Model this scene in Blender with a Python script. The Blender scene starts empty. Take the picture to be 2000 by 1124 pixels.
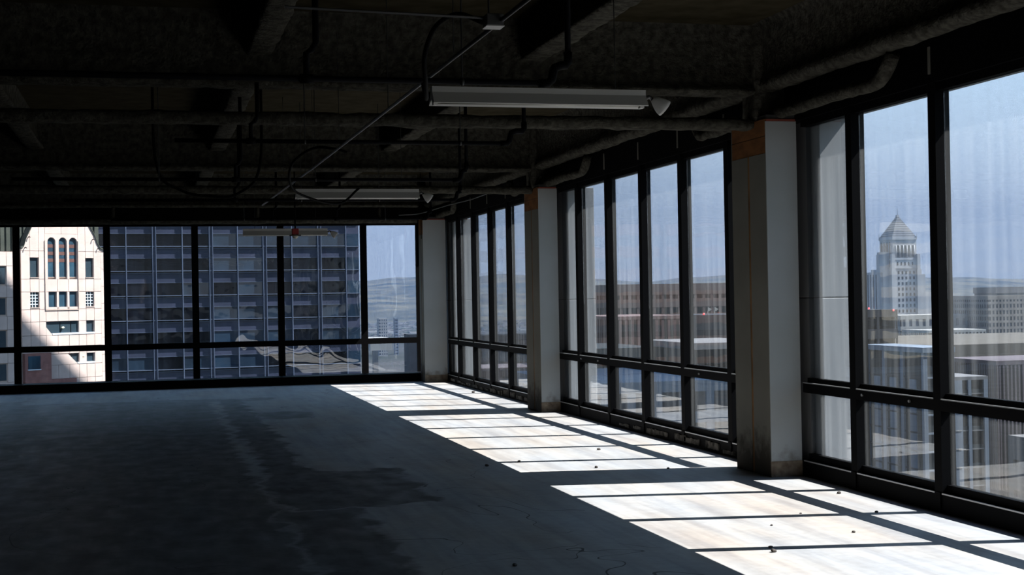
import bpy, bmesh, math, random
from mathutils import Vector, Matrix, noise
random.seed(7)
C = bpy.context.scene.collection
S = bpy.context.scene
PI = math.pi
# ------------------------------------------------------------ camera, sky, sun, exposure
EYE = 1.545                       # camera height above the floor
HZ = EYE                          # heights of the city below are given relative to the eye
def setup_camera():
    cam = bpy.data.cameras.new('camera'); o = bpy.data.objects.new('camera', cam); C.objects.link(o)
    y, p, r = [math.radians(a) for a in (14.1957, .3451, 1.0119)]
    f = Vector((math.sin(y)*math.cos(p), math.cos(y)*math.cos(p), math.sin(p)))
    ri = Vector((math.cos(y), -math.sin(y), 0)); up = ri.cross(f)
    R = ri*math.cos(r)-up*math.sin(r); U = up*math.cos(r)+ri*math.sin(r)
    m = Matrix((R, U, -f)).transposed().to_4x4(); m.translation = (0, 0, EYE)
    o.matrix_world = m
    cam.sensor_width = 36; cam.lens = 36*2796.9/2000; cam.clip_start = .05; cam.clip_end = 20000
    S.camera = o
setup_camera()
S.view_settings.view_transform = 'Standard'; S.view_settings.look = 'None'
S.view_settings.gamma = 1; S.view_settings.use_curve_mapping = False
S.view_settings.exposure = 0.0
SUN_DIR = Vector((1, -.187, 1.19))
sun = bpy.data.lights.new('sun', 'SUN'); sun.energy = 27.0; sun.angle = .0025; sun.color = (1, .955, .90)
so = bpy.data.objects.new('sun', sun); C.objects.link(so)
so.rotation_euler = SUN_DIR.to_track_quat('Z', 'Y').to_euler(); so.location = (60, -10, 70)
world = bpy.data.worlds.new('sky'); S.world = world; world.use_nodes = True
wn, wl = world.node_tree.nodes, world.node_tree.links
wn.clear()
wo = wn.new('ShaderNodeOutputWorld'); bg = wn.new('ShaderNodeBackground'); wt = wn.new('ShaderNodeTexCoord')
ws = wn.new('ShaderNodeSeparateXYZ'); wr = wn.new('ShaderNodeValToRGB')
wl.new(wt.outputs['Generated'], ws.inputs[0]); wl.new(ws.outputs['Z'], wr.inputs[0])
wl.new(wr.outputs[0], bg.inputs[0]); wl.new(bg.outputs[0], wo.inputs[0])
bg.inputs[1].default_value = 2.5
cr = wr.color_ramp
for i, (p, c) in enumerate([(0, (.62, .66, .70)), (.10, (.59, .69, .78)), (.25, (.42, .65, .86)), (1, (.11, .22, .52))]):
    e = cr.elements[i] if i < 2 else cr.elements.new(p)
    e.position = p; e.color = (*c, 1)

# ------------------------------------------------------------ material helpers
def mat(name, col, rough=.7, metal=0, spec=.5, var=None, scale=4, bump=0, bscale=30, detail=6, mapping=None, emis=None):
    m = bpy.data.materials.new(name); m.use_nodes = True
    n, l = m.node_tree.nodes, m.node_tree.links; b = n['Principled BSDF']
    b.inputs['Base Color'].default_value = (*col, 1); b.inputs['Roughness'].default_value = rough
    b.inputs['Metallic'].default_value = metal; b.inputs['Specular IOR Level'].default_value = spec
    tc = n.new('ShaderNodeTexCoord'); mp = n.new('ShaderNodeMapping'); l.new(tc.outputs['Object'], mp.inputs[0])
    if mapping: mp.inputs['Scale'].default_value = mapping
    if var:
        t = n.new('ShaderNodeTexNoise'); t.inputs['Scale'].default_value = scale; t.inputs['Detail'].default_value = detail
        l.new(mp.outputs[0], t.inputs[0])
        r = n.new('ShaderNodeValToRGB'); l.new(t.outputs[0], r.inputs[0])
        r.color_ramp.elements[0].position = .35; r.color_ramp.elements[0].color = (*var, 1)
        r.color_ramp.elements[1].position = .65; r.color_ramp.elements[1].color = (*col, 1)
        l.new(r.outputs[0], b.inputs['Base Color'])
    if bump:
        t2 = n.new('ShaderNodeTexNoise'); t2.inputs['Scale'].default_value = bscale; t2.inputs['Detail'].default_value = 5
        l.new(mp.outputs[0], t2.inputs[0])
        bp = n.new('ShaderNodeBump'); bp.inputs['Strength'].default_value = bump; bp.inputs['Distance'].default_value = .02
        l.new(t2.outputs[0], bp.inputs['Height']); l.new(bp.outputs[0], b.inputs['Normal'])
    if emis:
        b.inputs['Emission Color'].default_value = (*emis[0], 1); b.inputs['Emission Strength'].default_value = emis[1]
    return m
def nd(m, typ, **kw):
    x = m.node_tree.nodes.new(typ)
    for k, v in kw.items():
        if k in x.inputs: x.inputs[k].default_value = v
        else: setattr(x, k, v)
    return x

def window_glass(name, tint, streak=.03, wav=.02):
    m = bpy.data.materials.new(name); m.use_nodes = True
    n, l = m.node_tree.nodes, m.node_tree.links; n.clear()
    out = n.new('ShaderNodeOutputMaterial'); tr = n.new('ShaderNodeBsdfTransparent'); gl = n.new('ShaderNodeBsdfGlossy')
    tr.inputs[0].default_value = (*tint, 1); gl.inputs['Roughness'].default_value = 0.0; gl.inputs[0].default_value = (1, 1, 1, 1)
    # Schlick's Fresnel term, the same on both faces of the pane
    ge = n.new('ShaderNodeNewGeometry'); dt = n.new('ShaderNodeVectorMath'); dt.operation = 'DOT_PRODUCT'
    l.new(ge.outputs['Incoming'], dt.inputs[0]); l.new(ge.outputs['Normal'], dt.inputs[1])
    def mth(op, a, b_=None, c=None):
        x = n.new('ShaderNodeMath'); x.operation = op
        for i, q in enumerate((a, b_, c)):
            if q is None: continue
            if isinstance(q, (int, float)): x.inputs[i].default_value = q
            else: l.new(q, x.inputs[i])
        return x.outputs[0]
    fr = mth('MULTIPLY_ADD', mth('POWER', mth('SUBTRACT', 1.0, mth('ABSOLUTE', dt.outputs['Value'])), 5.0), .90, .10)
    mx = n.new('ShaderNodeMixShader'); l.new(fr, mx.inputs[0]); l.new(tr.outputs[0], mx.inputs[1]); l.new(gl.outputs[0], mx.inputs[2])
    tc = n.new('ShaderNodeTexCoord')
    # faint waviness of the float glass
    mp2 = n.new('ShaderNodeMapping'); mp2.inputs['Scale'].default_value = (1, 1, .6); l.new(tc.outputs['Object'], mp2.inputs[0])
    wv = n.new('ShaderNodeTexNoise'); wv.inputs['Scale'].default_value = 2.2; wv.inputs['Detail'].default_value = 1; l.new(mp2.outputs[0], wv.inputs[0])
    bp = n.new('ShaderNodeBump'); bp.inputs['Strength'].default_value = 1; bp.inputs['Distance'].default_value = wav*.1
    l.new(wv.outputs[0], bp.inputs['Height']); l.new(bp.outputs[0], gl.inputs['Normal'])
    # dust that ran down the pane in vertical streaks
    mp = n.new('ShaderNodeMapping'); mp.inputs['Scale'].default_value = (9, 9, .22); l.new(tc.outputs['Object'], mp.inputs[0])
    st = n.new('ShaderNodeTexNoise'); st.inputs['Scale'].default_value = 1.6; st.inputs['Detail'].default_value = 4; l.new(mp.outputs[0], st.inputs[0])
    rp = n.new('ShaderNodeMapRange'); rp.inputs['From Min'].default_value = .42; rp.inputs['From Max'].default_value = .75
    rp.inputs['To Min'].default_value = streak*.35; rp.inputs['To Max'].default_value = streak*2.4; l.new(st.outputs[0], rp.inputs[0])
    tl = n.new('ShaderNodeBsdfTranslucent'); tl.inputs[0].default_value = (.75, .78, .8, 1)
    df = n.new('ShaderNodeBsdfDiffuse'); df.inputs[0].default_value = (.5, .5, .5, 1)
    md = n.new('ShaderNodeMixShader'); md.inputs[0].default_value = .6; l.new(df.outputs[0], md.inputs[1]); l.new(tl.outputs[0], md.inputs[2])
    m2 = n.new('ShaderNodeMixShader'); l.new(rp.outputs[0], m2.inputs[0]); l.new(mx.outputs[0], m2.inputs[1]); l.new(md.outputs[0], m2.inputs[2])
    l.new(m2.outputs[0], out.inputs[0])
    return m

M = {}
M['black'] = mat('black_anodised', (.003, .003, .0035), .6, spec=.03)
M['bead'] = mat('aluminium_bead', (.42, .42, .42), .35, metal=.6)
M['glass'] = window_glass('window_glass', (.83, .86, .88), .014)
M['glass_far'] = window_glass('window_glass_far', (.83, .86, .89), .012, wav=.05)
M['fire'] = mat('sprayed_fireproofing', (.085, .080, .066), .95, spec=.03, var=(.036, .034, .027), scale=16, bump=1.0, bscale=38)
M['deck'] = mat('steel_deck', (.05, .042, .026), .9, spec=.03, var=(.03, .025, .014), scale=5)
M['pipe'] = mat('black_iron_pipe', (.003, .003, .004), .6, spec=.05)
M['rod'] = mat('galvanised_rod', (.05, .05, .05), .5, metal=.6)
M['conduit'] = mat('conduit_steel', (.10, .10, .10), .45, metal=.6)
M['cable'] = mat('black_cable', (.003, .003, .003), .7, spec=.05)
M['enamel'] = mat('white_enamel', (.60, .59, .56), .5)
M['board'] = mat('painted_board', (.36, .37, .37), .8, spec=.2, var=(.31, .32, .31), scale=1.2, bump=.08, bscale=6)
M['board2'] = mat('grey_green_board', (.20, .195, .165), .85, spec=.2, var=(.16, .155, .13), scale=1.5, bump=.1, bscale=6)
M['wood'] = mat('brown_sheathing', (.24, .10, .03), .85, spec=.2, var=(.15, .06, .018), scale=5, mapping=(1, 1, 3))
M['seam'] = mat('torn_brown_seam', (.30, .17, .08), .9, spec=.1, var=(.14, .075, .03), scale=6, mapping=(1, 1, .5))
M['skim'] = mat('brown_skim_coat', (.25, .20, .145), .9, spec=.2, var=(.14, .10, .07), scale=14, bump=.4)
M['red_line'] = mat('red_primer', (.22, .05, .03), .7)
M['plaster'] = mat('flaking_plaster', (.17, .16, .145), .95, spec=.0, var=(.03, .03, .028), scale=12, bump=1, bscale=18)
M['wall'] = mat('dark_wall', (.05, .05, .05), .9, var=(.035, .035, .035), scale=1)
M['marble'] = mat('white_marble', (.21, .213, .22), .5, spec=.2, var=(.175, .18, .19), scale=1.3, detail=9, mapping=(1, 1, .5))
M['red'] = mat('red_enamel', (.30, .02, .02), .5)
M['lens'] = mat('clear_lens', (.45, .44, .38), .25)
M['debris'] = mat('dirt_crumb', (.05, .04, .035), .9)
M['stone'] = mat('beige_stone', (.50, .395, .345), .8, spec=.1, var=(.44, .345, .30), scale=.7, detail=8)
M['stone2'] = mat('beige_stone_deep', (.42, .33, .28), .8, spec=.1, var=(.36, .28, .23), scale=.5)
M['brick'] = mat('red_brown_brick', (.26, .12, .10), .9, spec=.1, var=(.18, .08, .07), scale=2)
M['blind'] = mat('brown_blind', (.10, .05, .042), .8, spec=.1)
M['wglass'] = mat('office_glass', (.025, .04, .05), .06, spec=.6)
M['wglass_blue'] = mat('office_glass_blue', (.03, .07, .10), .08, spec=.6, var=(.015, .03, .045), scale=.4)
M['green_roof'] = mat('green_standing_seam', (.045, .05, .04), .6, spec=.2, var=(.03, .035, .028), scale=.4)
M['sill'] = mat('white_sill', (.6, .66, .7), .6)
M['lampglow'] = mat('lit_ceiling_lamp', (.9, .8, .5), .5, emis=((1, .85, .5), 1.6))
M['redglow'] = mat('red_beacon', (.9, .1, .1), .5, emis=((1, .08, .08), 3))
M['rubble'] = M['debris']

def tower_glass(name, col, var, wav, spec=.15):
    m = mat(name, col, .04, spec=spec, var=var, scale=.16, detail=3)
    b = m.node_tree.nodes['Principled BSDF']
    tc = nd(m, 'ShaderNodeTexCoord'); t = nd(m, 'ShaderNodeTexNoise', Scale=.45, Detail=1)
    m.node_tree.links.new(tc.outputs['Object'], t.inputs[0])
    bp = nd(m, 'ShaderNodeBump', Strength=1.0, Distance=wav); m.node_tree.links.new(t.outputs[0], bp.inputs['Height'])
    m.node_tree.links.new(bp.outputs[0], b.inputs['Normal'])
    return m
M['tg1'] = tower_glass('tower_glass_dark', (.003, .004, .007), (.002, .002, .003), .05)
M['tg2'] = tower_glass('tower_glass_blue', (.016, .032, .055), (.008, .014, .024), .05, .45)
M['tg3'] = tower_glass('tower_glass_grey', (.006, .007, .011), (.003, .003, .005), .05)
M['tspan'] = mat('tower_spandrel', (.030, .036, .065), .4, spec=.3, var=(.02, .025, .045), scale=.3)
M['tline'] = mat('tower_aluminium', (.075, .095, .14), .45, metal=.2)

def grime(m, top, col):
    n, l = m.node_tree.nodes, m.node_tree.links; b = n['Principled BSDF']; src = b.inputs['Base Color'].links[0].from_socket
    tc = n.new('ShaderNodeTexCoord'); sp = n.new('ShaderNodeSeparateXYZ'); l.new(tc.outputs['Object'], sp.inputs[0])
    t = n.new('ShaderNodeTexNoise'); t.inputs['Scale'].default_value = 9; t.inputs['Detail'].default_value = 8; l.new(tc.outputs['Object'], t.inputs[0])
    a = n.new('ShaderNodeMath'); a.operation = 'MULTIPLY_ADD'; l.new(t.outputs[0], a.inputs[0]); a.inputs[1].default_value = -.55; l.new(sp.outputs[2], a.inputs[2])
    mr = n.new('ShaderNodeMapRange'); mr.inputs['From Min'].default_value = top-.42; mr.inputs['From Max'].default_value = top-.20
    mr.inputs['To Min'].default_value = 1; mr.inputs['To Max'].default_value = 0; l.new(a.outputs[0], mr.inputs[0])
    mx = n.new('ShaderNodeMix'); mx.data_type = 'RGBA'; l.new(mr.outputs[0], mx.inputs[0]); l.new(src, mx.inputs[6]); mx.inputs[7].default_value = (*col, 1)
    l.new(mx.outputs[2], b.inputs['Base Color'])
grime(M['board2'], .30, (.05, .045, .035)); grime(M['board'], .14, (.13, .11, .085))

# ------------------------------------------------------------ mesh helpers
class MB:
    def __init__(s): s.v = []; s.f = []; s.smooth = False
    def box(s, x0, x1, y0, y1, z0, z1):
        i = len(s.v)
        s.v += [(x0,y0,z0),(x1,y0,z0),(x1,y1,z0),(x0,y1,z0),(x0,y0,z1),(x1,y0,z1),(x1,y1,z1),(x0,y1,z1)]
        s.f += [tuple(i+k for k in q) for q in ((0,3,2,1),(4,5,6,7),(0,1,5,4),(1,2,6,5),(2,3,7,6),(3,0,4,7))]
        return s
    def prism(s, pts, y0, y1):            # polygon in x,z extruded along y
        i = len(s.v); n = len(pts)
        s.v += [(x, y0, z) for x, z in pts] + [(x, y1, z) for x, z in pts]
        s.f.append(tuple(i+k for k in range(n))); s.f.append(tuple(i+n+k for k in reversed(range(n))))
        for k in range(n):
            a, b = i+k, i+(k+1) % n
            s.f.append((b, a, a+n, b+n))
        return s
    def tube(s, pts, r, n=10, cap=True):
        pts = [Vector(p) for p in pts]; rs = r if isinstance(r, (list, tuple)) else [r]*len(pts)
        i = len(s.v); N = None
        for k, p in enumerate(pts):
            t = (pts[min(k+1, len(pts)-1)]-pts[max(k-1, 0)]).normalized()
            if N is None: N = t.orthogonal().normalized()
            else: N = (N-t*N.dot(t)).normalized()
            B = t.cross(N)
            for j in range(n):
                a = 2*PI*j/n; s.v.append(tuple(p+(N*math.cos(a)+B*math.sin(a))*rs[k]))
        for k in range(len(pts)-1):
            for j in range(n):
                a = i+k*n+j; b = i+k*n+(j+1) % n
                s.f.append((a, b, b+n, a+n))
        if cap:
            s.f.append(tuple(i+j for j in reversed(range(n)))); s.f.append(tuple(i+(len(pts)-1)*n+j for j in range(n)))
        return s
    def ball(s, c, r, n=8, sz=1):
        i = len(s.v); c = Vector(c); m = n//2
        for a in range(1, m):
            for b in range(n):
                th, ph = PI*a/m, 2*PI*b/n
                s.v.append((c.x+r*math.sin(th)*math.cos(ph), c.y+r*math.sin(th)*math.sin(ph), c.z+sz*r*math.cos(th)))
        s.v += [(c.x, c.y, c.z+sz*r), (c.x, c.y, c.z-sz*r)]; T = len(s.v)-2
        for a in range(m-2):
            for b in range(n):
                p, q = i+a*n+b, i+a*n+(b+1) % n; s.f.append((p, p+n, q+n, q))
        for b in range(n):
            s.f.append((T, i+b, i+(b+1) % n)); s.f.append((T+1, i+(m-2)*n+(b+1) % n, i+(m-2)*n+b))
        return s
    def mesh(s, name, m):
        me = bpy.data.meshes.new(name); me.from_pydata(s.v, [], s.f)
        me.materials.append(m)
        if s.smooth: me.polygons.foreach_set('use_smooth', [True]*len(me.polygons))
        me.update(); return me
    def build(s, name, m, parent=None, bevel=0, smooth=False, loc=None):
        s.smooth = smooth
        o = bpy.data.objects.new(name, s.mesh(name, m)); C.objects.link(o)
        if parent: o.parent = parent
        if loc: o.location = loc
        if bevel:
            b = o.modifiers.new('bevel', 'BEVEL'); b.width = bevel; b.segments = 2; b.limit_method = 'ANGLE'
        return o
def box(*a): return MB().box(*a)
def tag(o, label=None, cat=None, group=None, kind=None):
    if label: o['label'] = label
    if cat: o['category'] = cat
    if group: o['group'] = group
    if kind: o['kind'] = kind
    return o
def empty(name, loc=(0, 0, 0), rz=0, **kw):
    o = bpy.data.objects.new(name, None); C.objects.link(o); o.location = loc; o.rotation_euler = (0, 0, rz)
    o.empty_display_size = .2
    return tag(o, **kw)
def share(name, me, parent, loc=(0, 0, 0), scale=None, rz=0):
    o = bpy.data.objects.new(name, me); C.objects.link(o); o.parent = parent; o.location = loc
    if scale: o.scale = scale
    o.rotation_euler = (0, 0, rz)
    return o
def fix_normals(me):
    bm = bmesh.new(); bm.from_mesh(me); bmesh.ops.recalc_face_normals(bm, faces=bm.faces); bm.to_mesh(me); bm.free()

# ------------------------------------------------------------ dimensions of the room
XW = 5.263          # inner face of the window wall on the right
YF = 26.67          # inner face of the window wall at the far end
GX, GY = 5.335, 26.74
XL, YB = -14.0, -7.0
DECK = 3.81
MOD = 1.22          # mullion spacing, right wall
Y0 = 8.934          # far edge of one mullion
FM = 1.5435         # mullion spacing, far wall
MW = .095
ZS, ZG0, ZG1, ZM0, ZM1, ZG2, ZH = .139, .19, .69, .70, .789, .82, 2.90

# ------------------------------------------------------------ floor
def floor_material():
    m = mat('worn_concrete', (.36, .35, .34), .5, spec=.2)
    n, l = m.node_tree.nodes, m.node_tree.links; b = n['Principled BSDF']
    geo = n.new('ShaderNodeNewGeometry'); P = geo.outputs['Position']
    sep = n.new('ShaderNodeSeparateXYZ'); l.new(P, sep.inputs[0])
    def noi(scale, detail=6, mp=None, rot=0, dist=0):
        q = n.new('ShaderNodeMapping'); l.new(P, q.inputs[0])
        if mp: q.inputs['Scale'].default_value = mp
        q.inputs['Rotation'].default_value = (0, 0, rot)
        t = n.new('ShaderNodeTexNoise'); t.inputs['Scale'].default_value = scale; t.inputs['Detail'].default_value = detail
        t.inputs['Distortion'].default_value = dist; l.new(q.outputs[0], t.inputs[0]); return t.outputs[0]
    def ramp(v, stops):
        r = n.new('ShaderNodeValToRGB'); l.new(v, r.inputs[0])
        for i, (p, c) in enumerate(stops):
            e = r.color_ramp.elements[i] if i < 2 else r.color_ramp.elements.new(p)
            e.position = p; e.color = (*c, 1) if len(c) == 3 else c
        return r.outputs[0]
    def mix(a, b_, f, mode='MIX'):
        x = n.new('ShaderNodeMix'); x.data_type = 'RGBA'; x.blend_type = mode
        for s_, v in ((6, a), (7, b_)):
            if isinstance(v, tuple): x.inputs[s_].default_value = (*v, 1)
            else: l.new(v, x.inputs[s_])
        if isinstance(f, float): x.inputs[0].default_value = f
        else: l.new(f, x.inputs[0])
        return x.outputs[2]
    def math_(op, a, b_=None, clamp=False):
        x = n.new('ShaderNodeMath'); x.operation = op; x.use_clamp = clamp
        for i, v in enumerate((a, b_)):
            if v is None: continue
            if isinstance(v, (int, float)): x.inputs[i].default_value = v
            else: l.new(v, x.inputs[i])
        return x.outputs[0]
    base = ramp(noi(.7, 8, (1, 1, 1)), [(.3, (.42, .40, .385)), (.7, (.50, .49, .48))])
    base = mix(base, ramp(noi(1.6, 6, (1, .25, 1), .5), [(.35, (.56, .46, .37)), (.5, (.50, .48, .46)), (.64, (.42, .445, .48))]), .5)
    # trowel and adhesive streaks
    base = mix(base, ramp(noi(5, 5, (1, .12, 1), .62), [(.35, (.66, .63, .62)), (.58, (1, 1, 1))]), .5, 'MULTIPLY')
    base = mix(base, ramp(noi(11, 6, (1, .06, 1), .56), [(.38, (.66, .66, .70)), (.52, (1, 1, 1))]), .4, 'MULTIPLY')
    base = mix(base, ramp(noi(14, 4), [(.3, (.8, .8, .8)), (.6, (1, 1, 1))]), .5, 'MULTIPLY')
    # old glue patches, boxes with ragged edges; wide left ones also paint in shade
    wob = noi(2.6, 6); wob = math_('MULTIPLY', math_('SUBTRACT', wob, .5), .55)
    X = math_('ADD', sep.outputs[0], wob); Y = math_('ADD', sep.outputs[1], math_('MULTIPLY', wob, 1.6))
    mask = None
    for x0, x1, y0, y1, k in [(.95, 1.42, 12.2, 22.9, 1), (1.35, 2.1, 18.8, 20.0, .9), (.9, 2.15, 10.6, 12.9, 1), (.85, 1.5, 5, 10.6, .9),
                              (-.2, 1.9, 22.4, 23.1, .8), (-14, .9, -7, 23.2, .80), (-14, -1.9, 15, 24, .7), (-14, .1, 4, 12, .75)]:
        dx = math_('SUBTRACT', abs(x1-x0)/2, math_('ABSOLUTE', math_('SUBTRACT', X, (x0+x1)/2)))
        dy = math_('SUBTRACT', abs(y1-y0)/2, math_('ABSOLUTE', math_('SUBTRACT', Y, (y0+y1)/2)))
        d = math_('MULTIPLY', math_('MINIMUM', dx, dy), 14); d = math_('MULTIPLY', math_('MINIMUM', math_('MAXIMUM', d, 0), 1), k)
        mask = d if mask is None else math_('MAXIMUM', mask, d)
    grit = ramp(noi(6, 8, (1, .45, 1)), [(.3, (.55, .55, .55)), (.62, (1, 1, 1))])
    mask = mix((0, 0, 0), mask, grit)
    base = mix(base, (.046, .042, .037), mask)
    # hairline cracks: thin bands where a distorted noise crosses its mean
    ck = noi(.42, 3, (1, 1, 1), .3, .6); ck = math_('ABSOLUTE', math_('SUBTRACT', ck, .5))
    ck = math_('LESS_THAN', ck, .0009); ck = math_('MULTIPLY', ck, math_('LESS_THAN', sep.outputs[0], 3.0))
    base = mix(base, (.05, .045, .04), ck)
    base = mix(base, (.67, .67, .68), 1.0, 'MULTIPLY')
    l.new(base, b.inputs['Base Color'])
    rr = n.new('ShaderNodeMapRange'); rr.inputs['To Min'].default_value = .38; rr.inputs['To Max'].default_value = .7; l.new(noi(3, 5), rr.inputs[0])
    l.new(rr.outputs[0], b.inputs['Roughness'])
    bp = n.new('ShaderNodeBump'); bp.inputs['Strength'].default_value = .25; bp.inputs['Distance'].default_value = .01
    l.new(noi(9, 7), bp.inputs['Height']); l.new(bp.outputs[0], b.inputs['Normal'])
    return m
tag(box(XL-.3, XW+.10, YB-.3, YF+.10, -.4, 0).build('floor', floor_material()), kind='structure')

# ------------------------------------------------------------ walls: base, head, solid sides
wr_ = empty('wall_right', kind='structure')
box(XW, XW+.10, YB, YF, 0, ZS-.012).build('sill_wall', M['black'], wr_)
box(XW-.008, XW+.12, YB, YF+.1, ZH+.07, DECK+.1).build('head_panel', M['black'], wr_)
box(XW+.10, 5.62, YB, YF+.45, ZH+.068, DECK+.5).build('spandrel', M['marble'], wr_)
box(XW+.12, 5.62, YB, YF+.45, -.5, -.12).build('lower_spandrel', M['marble'], wr_)
wf = empty('wall_far', kind='structure')
box(XL, XW, YF, YF+.10, 0, .10).build('sill_wall', M['black'], wf)
box(XL, XW, YF-.52, YF, 0, .15).build('convector_casing', M['black'], wf, bevel=.01)
box(XL, XW, YF-.01, YF+.12, ZH+.08, DECK+.1).build('head_panel', M['black'], wf)
box(XL, XW+.1, YF+.10, YF+.45, ZH+.09, DECK+.5).build('spandrel', M['marble'], wf)
box(XL, XW+.1, YF+.12, YF+.45, -.5, -.12).build('lower_spandrel', M['marble'], wf)
tag(box(XL-.3, XL, YB-.3, YF+.1, 0, DECK).build('wall_left', M['wall']), kind='structure')
tag(box(XL-.3, XW+.1, YB-.3, YB, 0, DECK).build('wall_back', M['wall']), kind='structure')
tag(box(XL-.3, XW+.2, YB-.3, YF+.2, -62+HZ, -.5).build('wall_lower_storeys', M['marble']), kind='structure')
tag(box(XL-.3, XW+.2, YB-.3, YF+.2, DECK+.5, 24).build('wall_upper_storeys', M['marble']), kind='structure')

# flaking plaster left on the base of the window walls
for (ya, yb, n_) in ((11.9, 15.9, 9), (18.9, 25.4, 15)):
    pl = MB()
    for i in range(n_):
        a = ya+(yb-ya)*i/n_+random.uniform(0, .1); w = (yb-ya)/n_*random.uniform(.5, .95)
        z0 = random.uniform(.015, .045); z1 = z0+random.uniform(.03, .07)
        k = 8; pts = [(a+w*j/k, z0+random.uniform(-.004, .004)) for j in range(k+1)]+[(a+w*j/k, z1+random.uniform(-.008, .008)) for j in reversed(range(k+1))]
        i0 = len(pl.v); N = len(pts)
        pl.v += [(XW-.012, p[0], p[1]) for p in pts]+[(XW+.002, p[0], p[1]) for p in pts]
        for j in range(k):
            pl.f.append((i0+j, i0+j+1, i0+N-2-j, i0+N-1-j))
        for j in range(N):
            pl.f.append((i0+j, i0+(j+1) % N, i0+N+(j+1) % N, i0+N+j))
    o = pl.build('plaster_patch', M['plaster'], wr_); fix_normals(o.data); tag(o, kind='stuff')

# ------------------------------------------------------------ windows of the right wall
def mull_y(k): return Y0+MOD*k                 # far edge of mullion k
# shared meshes for the repeats, built around the mullion's far edge
me_mull = box(XW, GX+.012, -MW, 0, ZS, ZH+.07).mesh('mullion', M['black'])
me_fin = box(GX+.012, GX+.045, -MW+.01, -.01, .0, ZH+.07).mesh('outer_fin', M['black'])
me_foot = box(XW-.010, XW, -MW+.012, -.012, .01, ZS).mesh('mullion_foot', M['black'])
def win_right(n, ks, ymin, ymax):
    w = empty('window_%d' % n, kind='structure')
    for k in ks:
        share('mullion', me_mull, w, (0, mull_y(k), 0)); share('outer_fin', me_fin, w, (0, mull_y(k), 0)); share('mullion_foot', me_foot, w, (0, mull_y(k), 0))
    edges = [ymin]+[y for k in ks for y in (mull_y(k)-MW, mull_y(k))]+[ymax]
    for i in range(0, len(edges), 2):
        a, b = edges[i], edges[i+1]
        if b-a < .05: continue
        box(XW, GX+.02, a, b, ZM0, ZM1-.012).build('transom', M['black'], w)
        box(GX-.03, GX+.02, a, b, ZM1-.012, ZG2).build('glazing_frame', M['black'], w)
        box(XW, XW+.010, a, b, ZM1-.012, ZM1-.004).build('glazing_bead', M['bead'], w)
        box(XW, GX+.02, a, b, ZS-.012, ZS-.008).build('sill_ledge', M['black'], w)
        box(XW-.004, XW+.008, a, b, ZS-.012, ZS-.003).build('glazing_bead', M['bead'], w)
        box(GX-.03, GX+.02, a, b, ZS-.008, ZG0).build('glazing_frame', M['black'], w)
        box(XW+.02, GX+.02, a, b, ZH+.012, ZH+.07).build('head_rail', M['black'], w)
        box(GX-.004, GX+.004, a, b, ZG0, ZM0).build('pane', M['glass'], w)
        box(GX-.004, GX+.004, a, b, ZG2, ZH+.012).build('pane', M['glass'], w)
    return w
win_right(1, range(-13, 2), YB, 10.98)
win_right(2, range(3, 8), 11.78, 18.30)
win_right(3, range(9, 14), 19.05, 25.62)
# small knobs on the transoms (window latches)
k_ = MB()
for y, z in ((9.95, .742), (9.25, .742)):
    k_.tube([(XW-.012, y, z), (XW, y, z)], .010, 10)
k_.build('latch', M['bead'], bpy.data.objects['window_1'])
k_ = MB()
for y, z in ((13.3, .742), (17.3, .742), (16.6, .742)):
    k_.tube([(XW-.012, y, z), (XW, y, z)], .010, 10)
k_.build('latch', M['bead'], bpy.data.objects['window_2'])

# ------------------------------------------------------------ window of the far wall
w4 = empty('window_4', kind='structure')
fx = [3.893-FM*k for k in range(0, 12)]
xs = [4.889]
for c in fx:
    box(c-.06, c+.06, YF, GY+.01, .10, ZH+.08).build('mullion', M['black'], w4)
    box(c-.035, c+.035, GY+.01, GY+.06, .05, ZH+.08).build('outer_fin', M['black'], w4)
    xs += [c+.06, c-.06]
box(4.889, XW+.10, YF, GY+.02, .10, ZH+.08).build('jamb', M['black'], w4)
xs.append(XL)
for i in range(0, len(xs), 2):
    b, a = xs[i], xs[i+1]
    if b-a < .05: continue
    box(a, b, YF, GY+.02, .695, .80).build('transom', M['black'], w4)
    box(a, b, YF, GY+.02, .10, .125).build('sill_rail', M['black'], w4)
    box(a, b, YF, GY+.02, ZH+.02, ZH+.08).build('head_rail', M['black'], w4)
    box(a, b, GY-.004, GY+.004, .125, .695).build('pane', M['glass_far'], w4)
    box(a, b, GY-.004, GY+.004, .80, ZH+.02).build('pane', M['glass_far'], w4)

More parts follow.
